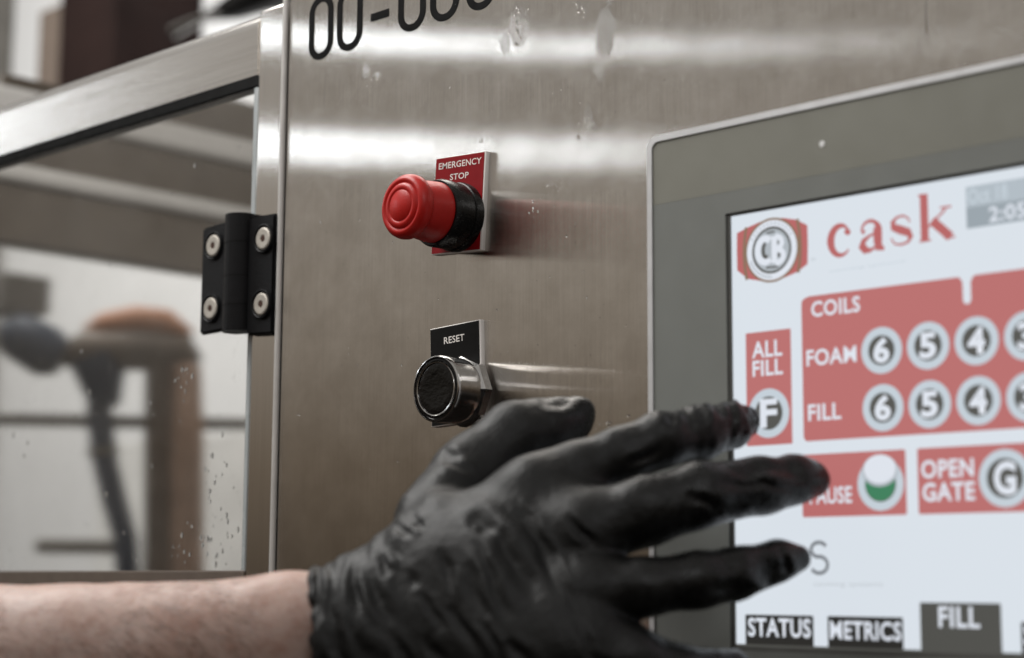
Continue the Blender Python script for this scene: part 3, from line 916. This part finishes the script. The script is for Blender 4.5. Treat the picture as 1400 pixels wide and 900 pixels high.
tube('motor_shaft', [(-2.149, 1.052, 1.869), (-2.120, 1.080, 1.866)], [0.016, 0.016], M_greybar, t, 12)
t = box('grey_junction_box', -2.29, -2.195, 0.95, 1.05, 1.955, 2.030, M_greybar, None, 0.006)
tag(t, 'small dull grey junction box above the black motor', 'junction box')
t = tube('guide_rail', [(-2.420, 0.800, 1.762), (-2.252, 0.981, 1.755), (-2.022, 1.223, 1.751), (-1.90, 1.350, 1.750)], 0.012, M_greybar, None, 14)
tag(t, 'thin dark horizontal guide rail crossing behind the hose', 'guide rail')
t = tube('lower_bar', [(-2.234, 1.065, 1.518), (-2.124, 1.171, 1.517)], 0.014, M_greybar, None, 14)
tag(t, 'short grey bar low behind the clear door', 'bar')
t = box('white_machine_panel', -2.90, -1.30, 1.62, 1.64, 1.30, 1.78, M_greyplate, None, 0.004)
tag(t, 'pale grey machine panel standing behind the hose and tank', 'panel')
t = box('steel_tray', -2.50, -1.75, 0.95, 1.50, 1.405, 1.440, M_dark_steel, None, 0.003)
tag(t, 'dark steel tray under the tank and hose', 'tray')

# ------------------------------------------------------------------ blurred room above the rail
t = empty('brown_cupboard', (-3.55, 2.05, 2.8), 'dark brown cupboard on the far wall, blurred above the steel rail', 'cupboard')
box('cupboard_body', -3.625, -3.340, 1.90, 2.198, 2.80, 3.70, M_brown, t, 0.004)
box('cupboard_side', -3.790, -3.627, 1.93, 2.198, 2.80, 3.135, M_taupe, t, 0.004)
t = box('wall_trim', -5.00, -4.40, 2.05, 2.198, 1.0, 4.2, M_greybar, None, 0.01)
tag(t, 'dull grey trim strip on the far wall at the picture edge', 'trim')
t = empty('wall_bracket', (-2.95, 2.1, 2.98), 'black and silver bracket on the far wall beside the cupboard', 'bracket')
tube('bracket_body', [(-2.70, 2.08, 3.06), (-2.84, 2.06, 3.02), (-2.98, 2.05, 2.998), (-3.10, 2.04, 2.992)], [0.075, 0.062, 0.040, 0.014], M_blk, t, 16)
tube('bracket_plate', [(-2.86, 2.19, 3.02), (-2.86, 2.06, 3.02)], [0.05, 0.05], M_blk, t, 16)
tube('bracket_arm', [(-3.19, 2.00, 2.962), (-3.15, 2.00, 2.968), (-3.08, 2.00, 2.972), (-2.98, 2.00, 2.972)], [0.022, 0.018, 0.012, 0.012], M_chrome, t, 14)

# ------------------------------------------------------------------ gloved hand and forearm
HAND_CHAINS = {
    'thumb': [(0.1286, -0.1411, 1.4814, 0.0190), (0.1251, -0.1097, 1.5065, 0.0192), (0.1344, -0.0862, 1.5260, 0.0188), (0.1425, -0.0702, 1.5308, 0.0166), (0.1484, -0.0596, 1.5370, 0.0116), (0.1519, -0.0541, 1.5415, 0.0070)],
    'thenar': [(0.1173, -0.1738, 1.4371, 0.0207), (0.1248, -0.1640, 1.4474, 0.0208), (0.1404, -0.1442, 1.4775, 0.0181)],
    'radial': [(0.0968, -0.1958, 1.4331, 0.0235), (0.1190, -0.1753, 1.4374, 0.0221), (0.1467, -0.1530, 1.4602, 0.0221), (0.1805, -0.1190, 1.4917, 0.0204), (0.1921, -0.1024, 1.5028, 0.0162)],
    'mid_meta': [(0.1000, -0.1981, 1.4213, 0.0240), (0.1298, -0.1753, 1.4286, 0.0232), (0.1763, -0.1425, 1.4585, 0.0224), (0.2090, -0.1187, 1.4749, 0.0168)],
    'ring_meta': [(0.1002, -0.1957, 1.4108, 0.0240), (0.1320, -0.1769, 1.4165, 0.0231), (0.1865, -0.1477, 1.4345, 0.0214), (0.2173, -0.1279, 1.4460, 0.0157)],
    'pinky_meta': [(0.1018, -0.1921, 1.4003, 0.0233), (0.1355, -0.1750, 1.4011, 0.0216), (0.1922, -0.1485, 1.4127, 0.0198), (0.2168, -0.1350, 1.4182, 0.0149)],
    'index': [(0.1921, -0.1025, 1.5035, 0.0155), (0.2066, -0.0861, 1.5142, 0.0137), (0.2195, -0.0705, 1.5214, 0.0134), (0.2273, -0.0500, 1.5259, 0.0132), (0.2331, -0.0316, 1.5309, 0.0111), (0.2344, -0.0216, 1.5330, 0.0082)],
    'middle': [(0.2090, -0.1187, 1.4749, 0.0161), (0.2306, -0.0983, 1.4848, 0.0164), (0.2480, -0.0770, 1.4931, 0.0155), (0.2629, -0.0483, 1.4980, 0.0135), (0.2703, -0.0311, 1.5014, 0.0118), (0.2743, -0.0213, 1.5024, 0.0094)],
    'ring': [(0.2173, -0.1279, 1.4460, 0.0151), (0.2399, -0.1097, 1.4492, 0.0137), (0.2553, -0.0909, 1.4524, 0.0130), (0.2654, -0.0713, 1.4566, 0.0121), (0.2745, -0.0498, 1.4620, 0.0094), (0.2788, -0.0413, 1.4635, 0.0070)],
    'pinky': [(0.2171, -0.1354, 1.4215, 0.0163), (0.2399, -0.1152, 1.4151, 0.0142), (0.2507, -0.0993, 1.4110, 0.0119), (0.2610, -0.0709, 1.4109, 0.0100)],
}
GLOVE_CREASES = [
    [(-0.0018, 0.0274), (0.0095, 0.0165), (0.0186, 0.0021), (0.0235, -0.0091), (0.0288, -0.0242)],
    [(-0.0046, 0.0225), (0.0053, 0.0155), (0.0126, 0.0053), (0.0165, -0.0039), (0.0228, -0.0183)],
    [(-0.0137, 0.0155), (-0.0077, 0.0091), (-0.0018, -0.0011), (0.0063, -0.0091), (0.0137, -0.0183)],
    [(-0.0179, 0.0053), (-0.0119, -0.0039), (-0.0056, -0.0183), (-0.0007, -0.0263)],
    [(-0.0077, 0.0133), (-0.0018, 0.0053), (0.0035, -0.0049)],
    [(0.0256, 0.0193), (0.0320, 0.0102), (0.0379, 0.0053)],
    [(-0.0292, -0.0242), (-0.0190, -0.0386), (-0.0148, -0.0457)],
    [(0.0025, -0.0404), (0.0105, -0.0506), (0.0158, -0.0597)],
    [(0.0299, -0.0263), (0.0358, -0.0425), (0.0460, -0.0516)],
    [(-0.0211, 0.0119), (-0.0158, 0.0158), (-0.0126, 0.0133), (-0.0158, 0.0098)],
    [(-0.0569, 0.0112), (-0.0520, 0.0084), (-0.0485, 0.0081)],
    [(-0.0587, 0.0042), (-0.0548, -0.0011), (-0.0516, -0.0021)],
    [(-0.0548, 0.0074), (-0.0516, 0.0021)],
    [(-0.0478, 0.0130), (-0.0443, 0.0123), (-0.0414, 0.0091)],
    [(-0.0678, -0.0091), (-0.0618, -0.0200), (-0.0587, -0.0260), (-0.0537, -0.0309)],
    [(-0.0618, -0.0011), (-0.0569, -0.0119)],
    [(-0.0850, -0.0063), (-0.0853, -0.0176), (-0.0843, -0.0281), (-0.0822, -0.0457)],
    [(-0.0959, -0.0119), (-0.0913, -0.0200), (-0.0892, -0.0316)],
    [(-0.0766, -0.0063), (-0.0741, -0.0214), (-0.0678, -0.0323)],
    [(-0.0506, -0.0137), (-0.0428, -0.0112)],
    [(-0.0457, -0.0176), (-0.0386, -0.0218), (-0.0316, -0.0351)],
    [(-0.0836, -0.0355), (-0.0759, -0.0495), (-0.0720, -0.0632)],
    [(-0.0709, -0.0372), (-0.0664, -0.0488)],
    [(-0.0562, -0.0351), (-0.0485, -0.0492), (-0.0439, -0.0632)],
    [(-0.0386, -0.0351), (-0.0309, -0.0509)],
    [(-0.0140, -0.0281), (-0.0035, -0.0457), (0.0000, -0.0562)],
    [(-0.0035, -0.0351), (0.0042, -0.0474)],
    [(-0.0211, -0.0035), (-0.0158, -0.0176), (-0.0112, -0.0281)],
    [(-0.0351, 0.0018), (-0.0299, -0.0070), (-0.0274, -0.0176)],
    [(0.1001, 0.0695), (0.1029, 0.0660), (0.1054, 0.0604)],
    [(0.1068, 0.0702), (0.1096, 0.0660), (0.1110, 0.0597)],
    [(0.0906, 0.0681), (0.0934, 0.0632), (0.0962, 0.0569)],
    [(0.0836, 0.0667), (0.0871, 0.0615), (0.0892, 0.0534)],
    [(0.0755, 0.0646), (0.0787, 0.0590)],
    [(0.1054, 0.0351), (0.1159, 0.0383), (0.1271, 0.0386), (0.1433, 0.0351)],
    [(0.0913, 0.0323), (0.1124, 0.0316), (0.1363, 0.0295)],
    [(0.0808, 0.0274), (0.1001, 0.0211)],
    [(0.1106, -0.0035), (0.1194, -0.0088), (0.1317, -0.0077)],
    [(0.1247, 0.0000), (0.1292, -0.0053), (0.1307, -0.0123)],
    [(0.0913, -0.0140), (0.1089, -0.0158)],
    [(-0.0365, 0.0400), (-0.0288, 0.0369), (-0.0183, 0.0351)],
    [(-0.0351, 0.0428), (-0.0246, 0.0400)],
    [(0.0140, 0.0695), (0.0246, 0.0681), (0.0351, 0.0692)],
    [(0.0562, 0.0386), (0.0650, 0.0428), (0.0720, 0.0492)],
    [(0.0527, 0.0053), (0.0632, 0.0098)],
]
HAND_ORIGIN = (0.1806, -0.1370, 1.4672)
HAND_A = (0.71947, 0.69450, 0.00572)
HAND_B = (0.09517, -0.10674, 0.98972)
HAND_C = (-0.68798, 0.71153, 0.14290)
CUFF_LINE = ((-0.0980, -0.0091), (-0.0910, -0.0527))
ARM_RINGS = [(-0.1074, -0.3723, 1.4049, 0.0425, 0.0378), (-0.0605, -0.3276, 1.4081, 0.0403, 0.0360), (-0.0183, -0.2921, 1.4118, 0.0359, 0.0330), (0.0226, -0.2563, 1.4147, 0.0351, 0.0315), (0.0503, -0.2329, 1.4167, 0.0346, 0.0300), (0.0755, -0.2122, 1.4195, 0.0338, 0.0264), (0.0990, -0.1951, 1.4243, 0.0319, 0.0213), (0.1212, -0.1770, 1.4263, 0.0283, 0.0177), (0.1428, -0.1587, 1.4391, 0.0212, 0.0134)]
CUFF_CREASE = 16
HO, HA, HB, HC = (np.array(v) for v in (HAND_ORIGIN, HAND_A, HAND_B, HAND_C))


def chain_sdf(Q, ch, k):
    d = None
    for (a, b_) in zip(ch[:-1], ch[1:]):
        a, b_ = np.array(a), np.array(b_)
        pa, pb = a[:3], b_[:3]
        ba = pb - pa
        tt = np.clip(((Q - pa) @ ba) / (ba @ ba), 0, 1)
        dd = np.linalg.norm(Q - pa - tt[..., None] * ba, axis=-1) - (a[3] + (b_[3] - a[3]) * tt)
        d = dd if d is None else smin(d, dd, k)
    return d


def smin(a, b_, k):
    hh = np.maximum(k - np.abs(a - b_), 0) / k
    return np.minimum(a, b_) - hh * hh * k * 0.25


def surface_net(F, org, step):
    """naive surface nets on a scalar grid; returns vertices in grid space metres and quads"""
    nx, ny, nz = F.shape
    S = F < 0
    cs = np.zeros((nx - 1, ny - 1, nz - 1), int)
    for dx in (0, 1):
        for dy in (0, 1):
            for dz in (0, 1):
                cs += S[dx:nx - 1 + dx, dy:ny - 1 + dy, dz:nz - 1 + dz]
    act = (cs > 0) & (cs < 8)
    idx = np.argwhere(act)
    ids = np.full(act.shape, -1)
    ids[act] = np.arange(len(idx))
    acc = np.zeros((len(idx), 3))
    cnt = np.zeros(len(idx))
    corners = np.array([(x, y, z) for x in (0, 1) for y in (0, 1) for z in (0, 1)])
    for i_ in range(8):
        for j_ in range(i_ + 1, 8):
            if np.abs(corners[i_] - corners[j_]).sum() != 1:
                continue
            A_, B_ = idx + corners[i_], idx + corners[j_]
            fa, fb = F[tuple(A_.T)], F[tuple(B_.T)]
            cr_ = (fa < 0) != (fb < 0)
            tt = np.where(cr_, fa / np.where(cr_, fa - fb, 1), 0)
            pt = A_ + (B_ - A_) * tt[:, None]
            acc[cr_] += pt[cr_]
            cnt[cr_] += 1
    V = acc / cnt[:, None]
    quads = []
    for ax in range(3):
        u, v = (ax + 1) % 3, (ax + 2) % 3
        sl0 = [slice(None)] * 3
        sl1 = [slice(None)] * 3
        sl0[ax] = slice(0, -1)
        sl1[ax] = slice(1, None)
        c_ = S[tuple(sl0)] != S[tuple(sl1)]
        e_ = np.argwhere(c_)
        ok = (e_[:, u] > 0) & (e_[:, v] > 0) & (e_[:, u] < act.shape[u]) & (e_[:, v] < act.shape[v])
        e_ = e_[ok]
        ins = S[tuple(e_.T)]
        q = []
        for (du, dv) in ((-1, -1), (0, -1), (0, 0), (-1, 0)):
            w_ = e_.copy()
            w_[:, u] += du
            w_[:, v] += dv
            q.append(ids[tuple(w_.T)])
        q = np.stack(q, 1)
        q[~ins] = q[~ins][:, ::-1]
        quads.append(q)
    quads = np.concatenate(quads)
    return org + V * step, quads


STEP = 0.0014
lo = np.array([-0.109, -0.098, -0.083])
hi = np.array([0.169, 0.085, 0.129])
nn_ = np.ceil((hi - lo) / STEP).astype(int)
gx, gy, gz = (lo[i_] + STEP * np.arange(nn_[i_]) for i_ in range(3))
# chains in hand axes (a along the fingers, b up across the hand, c away)
RM = np.stack([HA, HB, HC])


def to_hand(ch):
    out = []
    for q in ch:
        out.append((*(RM @ (np.array(q[:3]) - HO)), q[3]))
    return out


CHN = {k: to_hand(v) for k, v in HAND_CHAINS.items()}
F = np.empty(tuple(nn_), np.float32)
(ca, cb_) = CUFF_LINE
ctan = np.array([cb_[0] - ca[0], cb_[1] - ca[1]])
ctan /= np.linalg.norm(ctan)
cn = np.array([-ctan[1], ctan[0]])
if cn[0] > 0:
    cn = -cn
for s0 in range(0, nn_[0], 24):
    Q = np.stack(np.meshgrid(gx[s0:s0 + 24], gy, gz, indexing='ij'), -1)
    body = None
    for n_ in ('radial', 'mid_meta', 'ring_meta', 'pinky_meta'):
        d_ = chain_sdf(Q, CHN[n_], 0.012)
        body = d_ if body is None else smin(body, d_, 0.016)
    d_ = chain_sdf(Q, CHN['thenar'], 0.010)
    body = smin(body, d_, 0.014)
    th = chain_sdf(Q, CHN['thumb'], 0.006)
    tot = smin(body, th, 0.005)
    for n_ in ('index', 'middle', 'ring', 'pinky'):
        fd = chain_sdf(Q, CHN[n_], 0.005)
        tot = np.minimum(tot, smin(body, fd, {'index': 0.007, 'pinky': 0.026}.get(n_, 0.013)))
    # open cuff: cut square across the wrist
    cut = (Q[..., 0] - ca[0]) * cn[0] + (Q[..., 1] - ca[1]) * cn[1]
    cut = cut + 0.0014 * np.sin(Q[..., 1] * 210 + 1.0) + 0.0010 * np.sin(Q[..., 1] * 520 + Q[..., 2] * 300)
    tot = -smin(-tot, -cut, 0.003)
    F[s0:s0 + 24] = tot
V, QD = surface_net(F, lo, STEP)
me = bpy.data.meshes.new('glove')
me.from_pydata((HO + V @ RM).tolist(), [], QD.tolist())
me.update()
# relax the stair steps
nv = len(V)
ed = np.array([e_.vertices[:] for e_ in me.edges])
deg = np.bincount(ed.ravel(), minlength=nv)
for _ in range(6):
    sm = np.zeros_like(V)
    for c_ in range(3):
        sm[:, c_] = (np.bincount(ed[:, 0], V[ed[:, 1], c_], nv) + np.bincount(ed[:, 1], V[ed[:, 0], c_], nv)) / deg
    V = V * 0.5 + sm * 0.5
me.vertices.foreach_set('co', (HO + V @ RM).ravel())
me.update()
nrm = np.empty(nv * 3)
me.vertices.foreach_get('normal', nrm)
nrm = nrm.reshape(-1, 3) @ RM.T
if (nrm * (V - V.mean(0))).sum() < 0:      # faces wound inside out: turn them round
    me.flip_normals()
    nrm = -nrm
# pulled creases of the thin rubber
front = np.clip((-nrm[:, 2] + 0.25) / 0.5, 0, 1)
disp_ = np.zeros(nv)
wet = np.zeros(nv)
warp = np.array([(noise.noise(Vector((v_[0] * 90, v_[1] * 90, 3.1))), noise.noise(Vector((v_[0] * 90, v_[1] * 90, 8.4)))) for v_ in V]) * 0.0030
for ci, cr_ in enumerate(GLOVE_CREASES):
    best = np.full(nv, 9.0)
    VW = V[:, :2] + warp
    tpar = np.zeros(nv)
    segl = [math.dist(p_, q_) for p_, q_ in zip(cr_[:-1], cr_[1:])]
    L_ = sum(segl)
    s_ = 0.0
    for (p_, q_), l_ in zip(zip(cr_[:-1], cr_[1:]), segl):
        p_, q_ = np.array(p_), np.array(q_)
        d2 = VW - p_
        tt = np.clip(d2 @ (q_ - p_) / l_ ** 2, 0, 1)
        dd = np.linalg.norm(d2 - tt[:, None] * (q_ - p_), axis=1)
        m_ = dd < best
        best[m_] = dd[m_]
        tpar[m_] = (s_ + tt[m_] * l_) / L_
        s_ += l_
    wd = 0.0017 + 0.0016 * ((ci * 7) % 5) / 4
    am = (0.0012 + 0.0008 * ((ci * 3) % 4) / 3) * np.sin(np.pi * np.clip(tpar, 0.0, 1.0)) ** 0.8
    am *= min(1.0, 0.45 + L_ / 0.03)
    if ci == CUFF_CREASE:
        am *= 1.6
    disp_ += front * am * (-np.exp(-(best / wd) ** 2) + 0.40 * np.exp(-((best - 2.0 * wd) / (1.0 * wd)) ** 2))
# loose gathered cuff and soft slack
for i_ in range(nv):
    a_, b_, c_ = V[i_]
    g = max(0.0, min(1.0, (-0.040 - a_) / 0.03))
    f1 = noise.noise(Vector((a_ * 170, b_ * 34 + a_ * 20, c_ * 34))) * 0.0016 * g
    f2 = noise.noise(Vector((a_ * 62 + b_ * 38, b_ * 62 - a_ * 38, c_ * 60))) * 0.0008
    g2_ = max(0.0, min(1.0, (-0.082 - a_) / 0.012))
    f3 = noise.noise(Vector((a_ * 240 + b_ * 45, b_ * 55, c_ * 55 + 7.0))) * 0.0022 * g2_
    e_d = (a_ - ca[0]) * cn[0] + (b_ - ca[1]) * cn[1]
    f3 += 0.0011 * math.exp(-((e_d + 0.0022) / 0.0016) ** 2)
    disp_[i_] += f1 + f2 + f3
disp_ = np.clip(disp_, -0.0030, 0.0018)
for key, rad in (('index', 0.040), ('middle', 0.030), ('ring', 0.095), ('thumb', 0.030), ('pinky', 0.07)):
    tip = np.array(CHN[key][-1][:3])
    wet = np.maximum(wet, np.clip(1.25 - np.linalg.norm(V - tip, axis=1) / rad, 0, 1))
# finger gloves end with a wrinkled spare tip
for key in ('index',):
    tip = np.array(CHN[key][-1][:3])
    k_ = np.clip(1.3 - np.linalg.norm(V - tip, axis=1) / 0.035, 0, 1)
    for i_ in np.nonzero(k_ > 0)[0]:
        a_, b_, c_ = V[i_]
        disp_[i_] += k_[i_] * 0.0014 * noise.noise(Vector((a_ * 260, b_ * 120, c_ * 120)))
V = V + nrm * disp_[:, None]
me.vertices.foreach_set('co', (HO + V @ RM).ravel())
me.update()
at_ = me.attributes.new('wet', 'FLOAT', 'POINT')
at_.data.foreach_set('value', wet.astype(np.float32))

# forearm: elliptical rings lofted from the elbow side into the glove
bm = bmesh.new()
rings = []
SEG = 40
AR = [np.array(r_) for r_ in ARM_RINGS]
fine = []
for a_, b_ in zip(AR[:-1], AR[1:]):
    for k in range(8):
        fine.append(a_ + (b_ - a_) * k / 8)
fine.append(AR[-1])
for _ in range(10):
    f2 = [fine[0]] + [(fine[k - 1] + 2 * fine[k] + fine[k + 1]) / 4 for k in range(1, len(fine) - 1)] + [fine[-1]]
    fine = f2
for q in fine:
    ring = []
    for k in range(SEG):
        th_ = 2 * math.pi * k / SEG
        dv = HB * q[3] * math.cos(th_) + HC * q[4] * math.sin(th_)
        p_ = q[:3] + dv
        nz_ = noise.noise(Vector(p_) * 22) * 0.0022 + noise.noise(Vector(p_) * 60) * 0.0007
        p_ = p_ + dv / np.linalg.norm(dv) * nz_
        ring.append(bm.verts.new(p_))
    rings.append(ring)
for a_, b_ in zip(rings[:-1], rings[1:]):
    for k in range(SEG):
        bm.faces.new((a_[k], a_[(k + 1) % SEG], b_[(k + 1) % SEG], b_[k]))
bm.faces.new(rings[0]); bm.faces.new(rings[-1])
person = from_bm('person', bm, M_skin, None, True)
tag(person, "person's bare forearm in a black nitrile glove reaching for the touchscreen", 'person')
link('glove', me, M_glove, person, True)

# fine hairs along the forearm
hv, hf = [], []
for _ in range(1500):
    i_ = rng.integers(4, len(fine) - 24)
    q = fine[i_] + (fine[i_ + 1] - fine[i_]) * rng.uniform()
    th_ = rng.uniform(-1.9, 0.5) if rng.uniform() < 0.75 else rng.uniform(-3.1, 0.8)
    dv = HB * q[3] * math.cos(th_) + HC * q[4] * math.sin(th_)
    nd = dv / np.linalg.norm(dv)
    p0 = q[:3] + dv * 0.985
    dr = HA * rng.uniform(0.2, 1.0) - HB * rng.uniform(0.0, 0.8) + nd * rng.uniform(0.25, 0.6)
    dr /= np.linalg.norm(dr)
    ln = rng.uniform(0.007, 0.017)
    sd = np.cross(dr, nd); sd /= np.linalg.norm(sd)
    w_ = 0.00010
    p1 = p0 + dr * ln * 0.55
    p2 = p1 + (dr - nd * 0.5) * ln * 0.5
    b0 = len(hv)
    hv += [tuple(p0 + sd * w_), tuple(p0 - sd * w_), tuple(p1 - sd * w_ * .7), tuple(p1 + sd * w_ * .7), tuple(p2)]
    hf += [(b0, b0 + 1, b0 + 2, b0 + 3), (b0 + 3, b0 + 2, b0 + 4)]
hm = bpy.data.meshes.new('arm_hair')
hm.from_pydata(hv, [], hf)
hair = link('arm_hair', hm, M_hair, person)
hair['kind'] = 'stuff'
